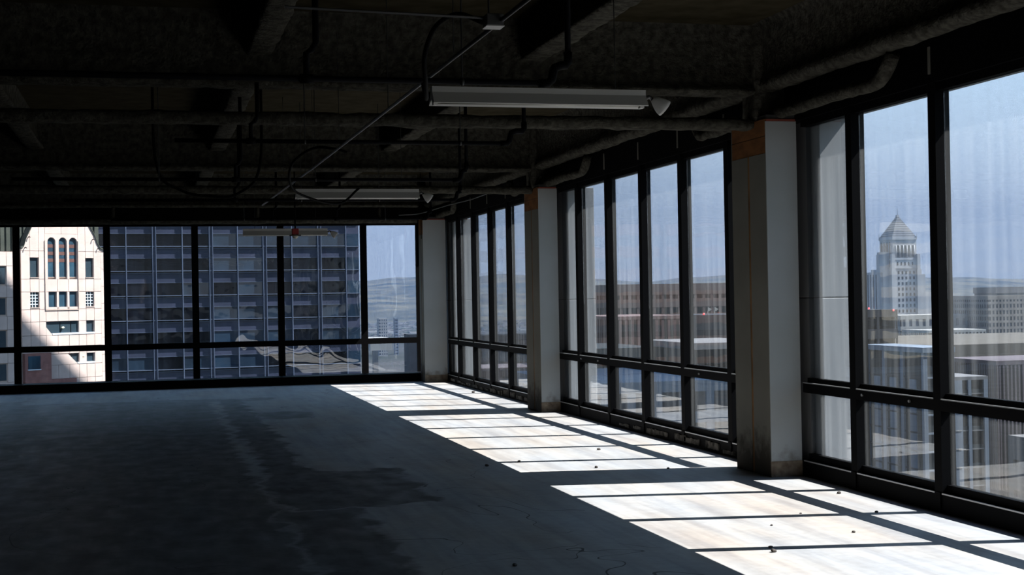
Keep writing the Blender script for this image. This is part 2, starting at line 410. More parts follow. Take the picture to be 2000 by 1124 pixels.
# ------------------------------------------------------------ ceiling: deck, sprayed beams
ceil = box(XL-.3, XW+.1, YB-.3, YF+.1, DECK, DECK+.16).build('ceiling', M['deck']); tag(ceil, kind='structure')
def ragged(p, amp, f=7.0):
    q = Vector(p)
    return amp*(noise.noise(q*f)+.5*noise.noise(q*f*2.7+Vector((3, 1, 7))))
def sprayed(profile, axis, a0, a1, c, amp=.018, step=.07, name='beam', zc=3.0):
    """profile: list of (lateral, z); swept along axis between a0 and a1 with lumpy skin"""
    n = max(4, int((a1-a0)/step)); v = []; f = []; k = len(profile)
    for i in range(n+1):
        t = a0+(a1-a0)*i/n
        for j, (u, z) in enumerate(profile):
            p = (c+u, t, z) if axis == 'y' else (t, c+u, z)
            d = 0 if z > DECK-.01 else ragged(p, amp)
            pc = profile[j]; cu = 0; cz = zc if z < zc+.06 else z
            L = math.hypot(pc[0]-cu, (pc[1]-cz)*.8)+1e-6
            du = pc[0]/L*d; dz = (pc[1]-cz)/L*d
            v.append((p[0]+du, p[1], p[2]+dz) if axis == 'y' else (p[0], p[1]+du, p[2]+dz))
    for i in range(n):
        for j in range(k-1):
            a = i*k+j; f.append((a, a+1, a+1+k, a+k))
    f.append(tuple(range(k))); f.append(tuple(n*k+j for j in reversed(range(k))))
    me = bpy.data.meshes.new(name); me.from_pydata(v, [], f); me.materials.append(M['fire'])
    fix_normals(me); me.polygons.foreach_set('use_smooth', [True]*len(me.polygons)); me.update()
    o = bpy.data.objects.new(name, me); C.objects.link(o); o.parent = ceil
    return o
def ibeam(zb, hw, th, web, cove=.05):
    P = [(-web-cove*.6, DECK+.02), (-web, DECK-.07), (-web, zb+th+cove), (-hw*.75, zb+th+.012), (-hw, zb+th*.72), (-hw*1.02, zb+th*.35), (-hw*.86, zb+.004),
         (-hw*.4, zb), (hw*.4, zb)]
    return P+[(-u, z) for u, z in reversed(P[:-2])]
upper = ibeam(3.215, .125, .055, .05)
runner = ibeam(3.465, .10, .05, .03, .03)
chord = [(-.05, 3.02), (-.10, 3.005), (-.115, 2.97), (-.10, 2.935), (-.05, 2.922), (.05, 2.922), (.10, 2.935), (.115, 2.97), (.10, 3.005), (.05, 3.02), (-.05, 3.021)]
for y in (4.03, 11.35, 18.67, 26.0):
    xe = 5.03 if y != 26.0 else 4.8
    sprayed(upper, 'x', XL, xe, y, name='girder', zc=3.26)
    sprayed(chord, 'x', XL, xe-.02, y, name='lower_chord', zc=2.97, amp=.016)
    for x in (-10.6, -7.3, -4.0, -.6, 1.9, 4.1) if y > 25 else ():
        MB().tube([(x, y, 3.0), (x, y, 3.24)], .03, 8).build('chord_post', M['fire'], ceil, smooth=True)
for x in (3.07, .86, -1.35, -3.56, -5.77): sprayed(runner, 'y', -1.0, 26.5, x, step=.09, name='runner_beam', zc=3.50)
# edge beam along the windows with a sprayed lower brace near each column
edge = [(-.16, DECK+.02), (-.08, DECK-.06), (-.055, 3.40), (-.09, 3.33), (-.10, 3.29), (-.07, 3.25), (0, 3.235), (.06, 3.25), (.10, 3.29), (.10, DECK+.02)]
sprayed(edge, 'y', YB, 26.5, 5.12, amp=.014, name='edge_beam', zc=3.3)
def brace(yc, sgn, L):
    pts, rs = [], []
    n = 26
    for i in range(n+1):
        t = i/n; y = yc+sgn*L*t
        z = 3.045+(0 if t < .86 else .17*((t-.86)/.14)**1.5); x = 5.13-(.0 if t < .86 else 0)+.02*math.sin(t*9)
        pts.append((x, y, z)); rs.append(.052+.012*noise.noise(Vector((y*5, 0, yc)))+.01*noise.noise(Vector((y*11, 2, yc))))
    o = MB().tube(pts, rs, 14).build('brace', M['fire'], ceil, smooth=True)
for yc in (11.12, 18.44, 3.8): brace(yc, -1, 1.95 if yc > 5 else 1.5)
for yc in (11.68, 19.0): brace(yc, 1, 1.35)
brace(25.7, -1, 1.4)
# sprayed lump where girders meet the columns
for y in (11.35, 18.67):
    v = sprayed([(-.17, DECK+.02), (-.14, 3.3), (-.15, 3.1), (-.16, 3.0), (-.14, 2.99), (.14, 2.99), (.16, 3.0), (.15, 3.1), (.14, 3.3), (.17, DECK+.02)], 'x', 4.99, 5.24, y, name='column_head', zc=2.9)
# little dry strips of board left hanging over the mullions
for k in (0, 3, 4, 5, 6, 10, 11, 12):
    y = mull_y(k)-.05
    box(XW-.016, XW-.008, y-.012, y+.012, 3.03, 3.22).build('hanging_strip', M['board2'], wr_)

# ------------------------------------------------------------ columns
def column(y0, y1, x0, label, near=True, ztop=2.966):
    c = empty('column', ((x0+XW)/2, (y0+y1)/2, 0), label=label, cat='column')
    ox, oy = c.location.x, c.location.y
    def b(name, m, a, bevel=0):
        return box(a[0]-ox, a[1]-ox, a[2]-oy, a[3]-oy, a[4], a[5]).build(name, m, c, bevel=bevel)
    t = .012
    # facing board towards the room's near end
    b('facing_board', M['board'], (x0, XW+.0, y0, y0+t, .13, ztop), .002)
    o = b('base_band', M['skim'], (x0-.003, XW, y0-.004, y0+t, .0, .13)); tag(o, label='brown skim coat band with torn paper')
    # room side: two boards with a brown seam, brown sheathing at the top
    ym = y0+.36 if near else y0+(y1-y0)*.5
    s1 = b('side_board', M['board2'], (x0-.001, x0+t, y0+t, ym-.018, .0, 2.70), .002)
    s2 = b('side_board', M['board2'], (x0-.001, x0+t, ym+.022, y1, .0, 2.70), .002)
    o = b('seam_strip', M['seam'], (x0+.003, x0+t, ym-.018, ym+.022, .0, 2.70)); tag(o, label='brown vertical seam between two boards')
    b('sheathing', M['wood'], (x0+.001, x0+t, y0+t, y1, 2.70, 2.84)); b('sheathing', M['wood'], (x0+.001, x0+t, y0+t, y1, 2.846, ztop+.02))
    b('back_board', M['board2'], (x0, XW, y1-t, y1+.001, 0, ztop))
    o = b('top_strip', M['red_line'], (x0+.01, XW, y0, y0+.02, ztop, ztop+.018)); tag(o, label='thin red primer line along the top')
    b('core', M['wall'], (x0+t, XW, y0+t, y1-t, 0, 3.02))
    return c
column(11.02, 11.74, 4.985, 'pale grey boxed column nearest the camera, brown wood at its top')
column(18.29, 19.02, 5.005, 'pale boxed column in the middle of the window wall')
cc = column(25.72, 26.14, 4.845, 'boxed corner column where the two window walls meet', near=False)
pt = box(-.022, .022, -.008, 0, -.04, .04).build('outlet_plate', M['board2'], cc, loc=(.12, -.20, .39), bevel=.004)
tag(pt, label='grey blank outlet plate near the base')

# marble piers outside the glass
def pier(yc, label):
    p = empty('marble_pier', (5.53, yc, 0), label=label, cat='pier')
    y0, y1 = -.45, .45
    for z0, z1 in ((-.12, 1.484), (1.49, 2.966)):
        box(-.17, .19, y0, y1, z0, z1).build('marble_slab', M['marble'], p, bevel=.006)
    box(-.165, .185, y0+.006, y1-.006, 1.480, 1.494).build('joint', M['debris'], p)
    return p
pier(11.24, 'white marble pier outside the glass beside the nearest column')
pier(18.56, 'white marble pier outside the glass beside the middle column')
pier(25.85, 'white marble pier outside the glass at the far corner')
pier(3.92, 'white marble pier outside the glass beyond the right edge')
# piers of the far wall, in line with the mullions that carry them

# ------------------------------------------------------------ sprinkler pipes
def pipe_run(y, x0, x1, z, rise_x, label, drops=(), hangers=(), top=None):
    top = top or DECK
    t = empty('sprinkler_pipe', (x1, y, z), label=label, cat='pipe')
    def P(x, dy, zz): return (x-x1, dy, zz-z)
    r = .017
    MB().tube([P(x0, 0, z), P(x1-.05, 0, z)], r, 10).build('branch_pipe', M['pipe'], t, smooth=True)
    el = [P(x1-.06, 0, z), P(x1-.01, 0, z), P(x1+.012, 0, z+.02), P(x1+.02, 0, z+.05), P(x1+.03, 0, z+.085), P(x1+.07, 0, z+.10), P(rise_x-.01, 0, z+.10), P(rise_x+.006, 0, z+.12), P(rise_x+.006, 0, z+.17)]
    MB().tube(el, .024, 10).build('elbow', M['pipe'], t, smooth=True)
    MB().tube([P(rise_x+.006, 0, z+.16), P(rise_x+.006, 0, top)], r, 10).build('riser', M['pipe'], t, smooth=True)
    for x in drops:
        MB().tube([P(x, 0, z), P(x, 0, z+.13), P(x+.03, 0, z+.15), P(x+.05, 0, z+.19), P(x+.05, 0, top)], r, 10).build('riser', M['pipe'], t, smooth=True)
        MB().tube([P(x-.035, 0, z), P(x+.035, 0, z)], .026, 10).build('tee_fitting', M['pipe'], t, smooth=True)
    for x in hangers:
        MB().tube([P(x, 0, z+.015), P(x, 0, top)], .0045, 6).build('hanger_rod', M['rod'], t)
        MB().tube([P(x-.008, 0, z), P(x+.008, 0, z)], .021, 10).build('hanger_ring', M['rod'], t, smooth=True)
    return t
pipe_run(7.4, -3.2, 2.10, 2.685, 2.20, 'black sprinkler pipe behind the nearest fluorescent fixture', (.80,), (1.62,))
pipe_run(11.12, .2, 2.80, 2.77, 2.93, 'black sprinkler pipe with elbow in front of the nearest girder', (.77,), (1.18, 2.41), top=3.22)
pipe_run(13.7, -1.2, 2.95, 2.69, 3.02, 'black sprinkler pipe behind the nearest girder, third from the camera', (.80,), (.1, 1.55))
pipe_run(16.5, -.9, 3.5, 2.69, 3.56, 'black sprinkler pipe above the second fluorescent fixture', (.95,), (1.7, 2.6))
pipe_run(20.4, -.5, 3.9, 2.69, 3.96, 'black sprinkler pipe furthest from the camera', (1.7, 2.6), (1.3, 3.3))

# ------------------------------------------------------------ conduit, box, cable loops
cd = empty('conduit', (1.49, 5.0, 2.745), label='thin steel conduit running lengthwise under the beams', cat='conduit')
MB().tube([(.02, -1.5, .0), (0, 3, 0), (-.03, 8, 0), (-.1, 13.2, 0)], .010, 8).build('tube', M['conduit'], cd, smooth=True)
for y in (1.9, 3.9, 6.3, 8.8, 11.1):
    MB().tube([(-.02, y, 0), (-.02, y, DECK-2.745)], .003, 5).build('hanger_wire', M['rod'], cd)
jb = empty('junction_box', (1.47, 6.06, 2.733), label='small steel junction box on the conduit at the top', cat='junction box')
box(-.038, .038, -.04, .04, -.012, .04).build('box', M['conduit'], jb, bevel=.004)
box(-.040, .040, -.042, .042, -.016, -.012).build('cover', M['enamel'], jb)
MB().tube([(-.02, 0, .04), (-.02, 0, DECK-2.733)], .004, 6).build('hanger_rod', M['rod'], jb)
MB().tube([(-.9, .02, .05), (-.035, .02, .03)], .006, 6).build('feed_conduit', M['conduit'], jb)
def cable(name, pts, r, label, m='cable'):
    # Catmull-Rom through points
    P = [Vector(p) for p in pts]; o = P[0]; P = [P[0]*2-P[1]]+P+[P[-1]*2-P[-2]]; Q = []
    for i in range(1, len(P)-2):
        for j in range(8):
            t = j/8; a, b, c, d = P[i-1], P[i], P[i+1], P[i+2]
            Q.append(.5*((2*b)+(c-a)*t+(2*a-5*b+4*c-d)*t*t+(3*b-a-3*c+d)*t**3)-o)
    Q.append(P[-2]-o)
    e = MB().tube(Q, r, 8).build(name, M[m], smooth=True, loc=tuple(o))
    return tag(e, label, 'cable')
cable('cable_loop', [(1.44, 6.12, 2.75), (1.33, 6.15, 2.79), (1.24, 6.2, 2.74), (1.21, 6.3, 2.63), (1.25, 6.5, 2.54), (1.33, 6.9, 2.52), (1.40, 7.35, 2.66)], .011,
      'black flexible cable looping down from the junction box')
cable('cable_loop', [(1.60, 11.8, 2.76), (1.48, 11.8, 2.79), (1.33, 11.9, 2.80), (1.18, 12, 2.70), (1.17, 12.3, 2.58), (1.30, 12.8, 2.49), (1.72, 13.4, 2.44), (1.95, 13.6, 2.60)], .011,
      'black cable loop hanging from the conduit left of the second fixture')
cable('cable_loop', [(.05, 14.0, DECK), (.08, 14.0, 2.85), (.3, 14.1, 2.62), (.6, 14.1, 2.56), (.85, 14.1, 2.59), (1.05, 14.0, 2.85), (1.07, 14.0, DECK)], .014,
      'thick black cable sagging between hangers left of the second fixture')

# ------------------------------------------------------------ fluorescent fixtures
def fixture(loc, label, head=True, L=1.28):
    f = empty('light_fixture', loc, label=label, cat='light')
    prof = [(-.075, -.046), (-.028, .018), (-.028, .05), (.028, .05), (.028, .018), (.075, -.046), (.071, -.05), (.0, -.02), (-.071, -.05)]
    b = MB(); i = 0
    v0 = [(-L/2, y, z) for y, z in prof]; v1 = [(L/2, y, z) for y, z in prof]; n = len(prof)
    b.v = v0+v1
    for k in range(n): b.f.append((k, (k+1) % n, n+(k+1) % n, n+k))
    for base in (0, n):
        q = (lambda *a: tuple(base+x for x in a))
        b.f += [q(0, 1, 7, 8), q(1, 4, 7), q(4, 5, 6, 7), q(1, 2, 3, 4)]
    o = b.build('reflector', M['enamel'], f); fix_normals(o.data)
    MB().tube([(-L/2+.03, 0, -.035), (L/2-.03, 0, -.035)], .013, 10).build('lamp_tube', M['lens'], f, smooth=True)
    for s in (-1, 1):
        box(s*(L/2-.02)-.012, s*(L/2-.02)+.012, -.02, .02, -.055, -.018).build('lamp_holder', M['enamel'], f)
        MB().tube([(s*L*.36, 0, .05), (s*L*.36, 0, DECK-loc[2])], .003, 5).build('hanger_wire', M['rod'], f)
    if head:
        MB().tube([(L/2, 0, .0), (L/2+.03, 0, .015), (L/2+.05, 0, .0)], .012, 8).build('swivel', M['conduit'], f, smooth=True)
        pts = []; rs = []
        for t in range(7):
            a = t/6; pts.append((L/2+.05+.075*a, -.01, .0-.055*a)); rs.append(.018+.034*math.sin(a*PI*.5))
        MB().tube(pts, rs, 12).build('lamp_head', M['enamel'], f, smooth=True)
    return f
fixture((2.21, 8.0, 2.695), 'large hanging fluorescent fixture nearest the camera')
fixture((2.11, 14.8, 2.635), 'second hanging fluorescent fixture with small spot head')
fixture((1.90, 20.7, 2.52), 'farthest hanging fluorescent fixture, in front of the far window', L=1.2)
sd = empty('alarm_light', (1.97, 20.0, 2.535), label='red alarm box with clear dome hanging in front of the far window', cat='alarm')
box(-.045, .045, -.04, .04, -.085, 0).build('housing', M['red'], sd, bevel=.006)
box(-.075, .075, -.06, .06, -.10, -.088).build('flange', M['board2'], sd)
MB().ball((0, 0, -.10), .045, 12, .9).build('dome', M['lens'], sd, smooth=True)
MB().tube([(0, 0, 0), (0, 0, DECK-2.535)], .011, 8).build('drop_pipe', M['pipe'], sd)
# a stray wire end by the corner column
cable('wire_drop', [(4.72, 25.2, DECK), (4.72, 25.2, 2.95), (4.72, 25.2, 2.6)], .006, 'short wire end hanging beside the corner column top')
cable('twisted_wire', [(4.25, 24.8, 3.0), (4.6, 24.6, 3.02), (4.9, 23.6, 3.10), (5.05, 22.6, 3.12), (5.08, 21.4, 3.14)], .010, 'loose pale wire strung up to the corner column', 'conduit')

# ------------------------------------------------------------ grit on the floor
gx = [(3.56, 7.86, .020), (3.60, 7.99, .017), (3.83, 12.2, .018), (4.30, 13.6, .02), (4.40, 11.9, .014), (3.30, 12.9, .017), (2.95, 12.7, .02), (4.86, 9.02, .014),
      (4.35, 9.15, .010), (3.95, 8.75, .009), (5.05, 9.95, .018), (5.02, 22.5, .03), (4.32, 8.32, .012), (2.0, 7.95, .016)]
gl_ = ['larger of two dark crumbs on the sunlit floor near the bottom edge', 'small crumb just above the larger one on the lower sunlit floor', 'crumb in the brightest part of the middle sunlit patch', 'crumb at the upper right of the middle sunlit patch', "small crumb in the middle sunlit patch near the nearest column's shadow", 'crumb right at the edge of the shaded floor left of the sun', 'dark crumb in the shade just left of the sunlit strip', 'crumb by a mullion shadow on the floor near the window base', 'tiny crumb in the second near sun patch right of centre', 'tiny crumb in the near sun patch left of the transom shadow', 'yellowish crumb in the sun at the foot of the nearest window bay', 'dark crumb in the farthest sun strip beside the window wall', 'tiny crumb low in the nearest sun patch, right of the pair', 'dark spot of debris in the shade at the bottom middle of the floor']
for i, (x, y, r) in enumerate(gx):
    b = MB().ball((0, 0, r*.45), r, 8, .6); b.v = [tuple(Vector(p)*(1+.35*noise.noise(Vector(p)*40+Vector((i, 0, 0))))) for p in b.v]
    b.v = [(p[0], p[1], max(p[2], 0)) for p in b.v]
    tag(b.build('grit_crumb', M['debris'], loc=(x, y, 0)), gl_[i], 'debris', 'grit crumbs scattered on the floor')

# ============================================================ THE CITY
GZ = HZ-60
def frame_rz(ux, uy): return math.atan2(uy, ux)     # local x along the facade, local y into the building
# ---- beige gabled building, facade local coords (u, into, z) ; z relative to eye level
def beige():
    b = empty('gabled_building', (-9.34, 163, 0), frame_rz(.805, .593), label='sunlit beige stone building with gable and three arched windows', cat='building')
    T = .35
    def panel(u0, u1, z0, z1, name='stone_panel', m='stone', y=0, g=.022):
        return box(u0+g, u1-g, y, y+T, HZ+z0+g, HZ+z1-g).build(name, M[m], b)
    box(-4.83, 5.5, T-.05, 9, GZ, HZ+5.8).build('wall_body', M['stone2'], b)
    # plain columns of panels left and right of the arches
    rows = [5.76, 2.72, 1.36, -.55, -1.86, -3.34, -4.62, -6.6, -8.1, -11.5, -15]
    def col(u0, u1, holes=()):
        zs = sorted(set(rows+[z for h in holes for z in h]), reverse=True)
        for a, c in zip(zs, zs[1:]):
            if any(h[1]-.01 <= c and a <= h[0]+.01 for h in holes): continue
            if a-c < .12: panel(u0, u1, c, a, g=.0)
            else: panel(u0, u1, c, a)
    W1 = [(5.03, 2.92), (1.33, -.30)]
    col(-4.83, -3.75); col(-3.75, -2.68, W1); col(-2.68, -1.9)
    col(2.15, 3.1); col(3.1, 4.15, W1+[(-1.86, -3.30), (-5.45, -6.55)]); col(4.15, 5.08)
    # centre bay, flat part
    for a, c in ((2.72, 1.36), (-.55, -1.86), (-3.34, -4.62), (-4.62, -5.4), (-6.6, -8.1), (-8.1, -11.5)):
        for u0, u1 in ((-1.9, -.45), (-.45, .92), (.92, 2.15)): panel(u0, u1, c, a)
    for a, c in ((1.33, -.30),):
        for u0, u1 in ((-1.9, -1.55), (-.55, -.28), (.75, 1.02), (2.05, 2.15)): panel(u0, u1, c-.25, a+.03, 'pier_stone', g=.01)
        panel(-1.55, 2.05, c-.25, c, 'pier_stone', g=.0)
    # recessed slanted strip windows lower down, and stone left of their sloped ends
    for zt, zb, ul, ll in ((-1.86, -3.30, -2.45, -1.15), (-5.45, -6.55, .75, 1.95)):
        MB().prism([(-1.9 if zt > -3 else -1.9, HZ+zb-.04), (ll, HZ+zb-.04), (ul if ul > -1.9 else -1.9, HZ+(zt if ul > -1.9 else zt-.6)), (-1.9, HZ+zt)] if ul > -1.9 else
                   [(-1.9, HZ+zb-.04), (ll, HZ+zb-.04), (-1.9, HZ+zt-.62)], 0, T).build('stone_panel', M['stone'], b)
        box(max(ul, -2.6), 4.1, T-.115, T-.1, HZ+zb, HZ+zt).build('strip_window', M['wglass'], b)
        box(ll, 4.12, -.05, T, HZ+zb-.02, HZ+zb+.16).build('window_sill', M['sill'], b)
        for k in range(3): box(-.1+k*1.35, -.04+k*1.35, T-.16, T-.1, HZ+zb, HZ+zt).build('glazing_bar', M['black'], b)
    # square windows
    for u0 in (-3.75, 3.1):
        for zt, zb, nm in ((5.03, 2.92, 'window'), (1.33, -.30, 'window')):
            w = box(u0+.03, u0+1.04, T-.115, T-.1, HZ+zb, HZ+zt).build(nm, M['wglass'], b)
            box(u0+.0, u0+1.07, -.06, T-.1, HZ+zb-.07, HZ+zb).build('window_sill', M['stone2'], w)
            if zt < 2:
                g = MB()
                for i in range(1, 3): g.box(u0+1.04*i/3-.03, u0+1.04*i/3+.03, T-.2, T-.12, HZ+zb, HZ+zt)
                for i in range(1, 5): g.box(u0+.03, u0+1.04, T-.2, T-.12, HZ+zb+1.63*i/5-.03, HZ+zb+1.63*i/5+.03)
                g.build('muntins', M['sill'], w)
    for u0, u1 in ((-1.55, -.55), (-.28, .75), (1.02, 2.05)):
        box(u0, u1, T-.115, T-.1, HZ-.30, HZ+1.33).build('window', M['wglass_blue'], b)
    # arches
    zs, n = 6.75, 12
    arches = [(-1.60, -.60), (-.22, .80), (1.06, 2.09)]
    eu = [-1.9]+[e for a in arches for e in a]+[2.15]
    for i in range(0, 8, 2):
        box(eu[i], eu[i+1], 0, T, HZ+2.72, HZ+zs).build('arch_pier', M['stone'], b)
    for u0, u1 in arches:
        r = (u1-u0)/2; uc = (u0+u1)/2; s = MB()
        for i in range(n):
            a0, a1 = PI-PI*i/n, PI-PI*(i+1)/n
            p0 = (uc+r*math.cos(a0), HZ+zs+r*math.sin(a0)); p1 = (uc+r*math.cos(a1), HZ+zs+r*math.sin(a1))
            s.prism([p0, p1, (p1[0], HZ+7.62), (p0[0], HZ+7.62)], 0, T)
        o = s.build('arch_head', M['stone'], b); fix_normals(o.data)
        pts = [(u0, HZ+2.9), (u1, HZ+2.9)]+[(uc+r*math.cos(PI*i/n), HZ+zs+r*math.sin(PI*i/n)) for i in range(n+1)]
        w = MB().prism(pts, T-.115, T-.1).build('arched_window', M['wglass_blue'], b); fix_normals(w.data)
        for z in (6.55, 5.75, 5.0): box(u0+.02, u1-.02, T-.13, T-.12, HZ+z-.42, HZ+z-.05).build('brown_blind', M['blind'], w)
        box(u0, u1, T-.2, T-.12, HZ+2.90, HZ+2.96).build('window_sill', M['stone2'], w)
    for i in range(2, 6, 2): box(eu[i], eu[i+1], 0, T, HZ+zs, HZ+7.62).build('arch_pier', M['stone'], b)
    box(-1.9, -1.6, 0, T, HZ+zs, HZ+7.62).build('arch_pier', M['stone'], b); box(2.09, 2.15, 0, T, HZ+zs, HZ+7.62).build('arch_pier', M['stone'], b)
    # projecting frame line around the centre bay
    for u in (-1.98, 2.12): box(u, u+.07, -.09, .02, HZ-.62, HZ+6.9).build('frame_moulding', M['stone2'], b)
    box(-1.98, 2.19, -.09, .02, HZ-.66, HZ-.58).build('frame_moulding', M['stone2'], b)
    # gable outline
    O = [(-4.83, 5.95), (-4.5, 6.15), (-4.2, 7.0), (-3.9, 7.6), (-3.5, 8.3), (-2.4, 10.2), (-1.0, 11.6), (0, 12.0), (1.2, 11.6), (2.6, 10.2), (3.75, 8.4), (4.25, 7.6), (4.6, 6.7), (5.0, 6.1), (5.5, 5.9)]
    def h(u):
        for (a, za), (c, zc) in zip(O, O[1:]):
            if a <= u <= c: return za+(zc-za)*(u-a)/(c-a)
        return 5.9
    for u0, u1, z0 in ((-4.83, -3.75, 5.76), (-3.75, -2.68, 5.76), (-2.68, -1.9, 5.76), (-1.9, .1, 7.62), (.1, 2.15, 7.62), (2.15, 3.1, 5.76), (3.1, 4.15, 5.76), (4.15, 5.5, 5.76)):
        g = .02; us = [u1-g]+[p[0] for p in reversed(O) if u0+g < p[0] < u1-g]+[u0+g]
        o = MB().prism([(u0+g, HZ+z0+g), (u1-g, HZ+z0+g)]+[(u, HZ+h(u)) for u in us], 0, T).build('gable_stone', M['stone'], b); fix_normals(o.data)
    g = MB().prism([(u, HZ+z-.05) for u, z in O], T-.05, T+.3).build('gable_core', M['stone2'], b); fix_normals(g.data)
    for us in (O[:6], O[9:]):                                   # dark coping along the gable
        cp = MB()
        for (a, za), (c, zc) in zip(us, us[1:]):
            cp.prism([(a, HZ+za), (c, HZ+zc), (c, HZ+zc+.16), (a, HZ+za+.16)], -.12, T+.4)
        o = cp.build('coping', M['green_roof'], b); fix_normals(o.data)
    # green roof behind the gable with standing seams
    box(-9.5, 5.5, T+.6, T+1.1, HZ+5.7, HZ+16).build('roof', M['green_roof'], b)
    for i in range(22):
        box(-9.4+i*.68, -9.33+i*.68, T+.45, T+.6, HZ+5.7, HZ+16).build('roof_seam', M['green_roof'], b)
    # small lamps' hooks on the gable
    for u, z in ((-3.9, 7.2), (-4.35, 5.35+.7), (4.05, 7.1), (4.7, 6.1)):
        MB().tube([(u, 0, HZ+z), (u, -.18, HZ+z+.06), (u+.05, -.3, HZ+z-.02)], .05, 6).build('lamp_hook', M['black'], b)
    # right return strip
    for i in range(9): box(5.10, 5.52, .04, T, HZ+5.7-1.9*i-1.86, HZ+5.7-1.9*i).build('stone_panel', M['stone'], b)
    # recess between the gables and left wing
    box(-5.9, -4.83, 1.0, 2, GZ, HZ+5.9).build('recess_wall', M['stone2'], b)
    wl_ = -14.0
    box(wl_, -5.86, -.6, 2, GZ, HZ+5.6).build('wing_body', M['stone2'], b)
    zz = [5.6, 4.1, 2.0, .8, -1.2, -2.6, -4.6, -6.1, -8.1, -9.4, -12]
    for i, (a, c) in enumerate(zip(zz, zz[1:])):
        for u0, u1 in ((-7.0, -5.84), (-8.25, -7.0), (-9.5, -8.25), (-11, -9.5)):
            if u0 == -8.25 and i in (1, 3, 5, 7): box(u0+.1, u1-.1, -.66, -.6, HZ+c+.2, HZ+a-.1).build('window', M['wglass'], b); continue
            box(u0+.02, u1-.02, -.8, -.6, HZ+c+.02, HZ+a-.02).build('stone_panel', M['stone'], b)
    # low brick range in front of the shaded corner
    for a in ((-4.8, -1.65, -8.1, -5.2), (-4.8, 1.45, -16, -8.1)):
        box(a[0], a[1], -.5, .1, HZ+a[2], HZ+a[3]).build('brick_wall', M['brick'], b)
    for u0, z0 in ((-4.45, -6.9), (-4.45, -10.1), (-1.35, -10.1), (-4.45, -12.6)):
        w = box(u0, u0+1.45, -.56, -.5, HZ+z0, HZ+z0+1.4).build('window', M['wglass_blue'], b)
        box(u0-.05, u0+1.5, -.62, -.5, HZ+z0-.1, HZ+z0).build('window_sill', M['sill'], w)
    for u0, z0 in ((.2, -3.0), (2.7, -6.2)):
        MB().ball((u0, T-.3, HZ+z0+.45), .16, 8, .6).build('lamp', M['lampglow'], b)
beige()
# ---- glass tower
def glass_tower():
    b = empty('glass_tower', (13.09, 230, 0), frame_rz(.987, .158), label='dark blue glass office tower with light mullion grid', cat='building')
    U0, U1 = -25.3, 18.27
    box(U0, 20.6, .6, 22, GZ, HZ+60).build('tower_body', M['tspan'], b)
    ulines = [-25.3, -20.9, -16.72, -12.48, -8.17, -3.71, .49, 4.83, 9.25, 13.81, 18.27]
    fl = 3.83
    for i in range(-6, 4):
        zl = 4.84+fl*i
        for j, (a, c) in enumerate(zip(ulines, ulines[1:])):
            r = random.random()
            m = 'tg1' if r < .5 else ('tg3' if r < .72 else 'tg2')  # pane tints paint in the reflections of sky and neighbouring buildings
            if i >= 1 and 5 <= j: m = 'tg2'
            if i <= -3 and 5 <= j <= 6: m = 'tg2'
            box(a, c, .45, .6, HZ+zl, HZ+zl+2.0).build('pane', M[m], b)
            box(a, c, .38, .6, HZ+zl-1.83, HZ+zl-.33).build('spandrel', M['tspan'], b)
        box(U0, U1, .05, .6, HZ+zl-.06, HZ+zl+.06).build('sill_line', M['tline'], b)
        box(U0, U1, .2, .6, HZ+zl-.36, HZ+zl-.29).build('sill_line', M['tline'], b)
        box(U0, U1, .33, .6, HZ+zl+1.97, HZ+zl+2.03).build('head_line', M['tline'], b)
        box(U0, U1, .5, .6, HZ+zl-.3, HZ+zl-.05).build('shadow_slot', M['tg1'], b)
        # corner strip
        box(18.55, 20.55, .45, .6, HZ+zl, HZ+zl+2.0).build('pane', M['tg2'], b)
        box(18.5, 20.6, .40, .6, HZ+zl-.12, HZ+zl).build('sill_line', M['tline'], b)
    for j, u in enumerate(ulines):
        w = .22 if j in (3, 5, 7, 9) else .05
        if w > .1:
            for s in (-1, 1): box(u+s*.26-.05, u+s*.26+.05, -.05, .6, HZ-24, HZ+60).build('mullion', M['tline'], b)
            box(u-.2, u+.2, .15, .6, HZ-24, HZ+60).build('mullion_infill', M['tspan'], b)
        else: box(u-.07, u+.07, .0, .6, HZ-24, HZ+60).build('mullion', M['tline'], b)
glass_tower()
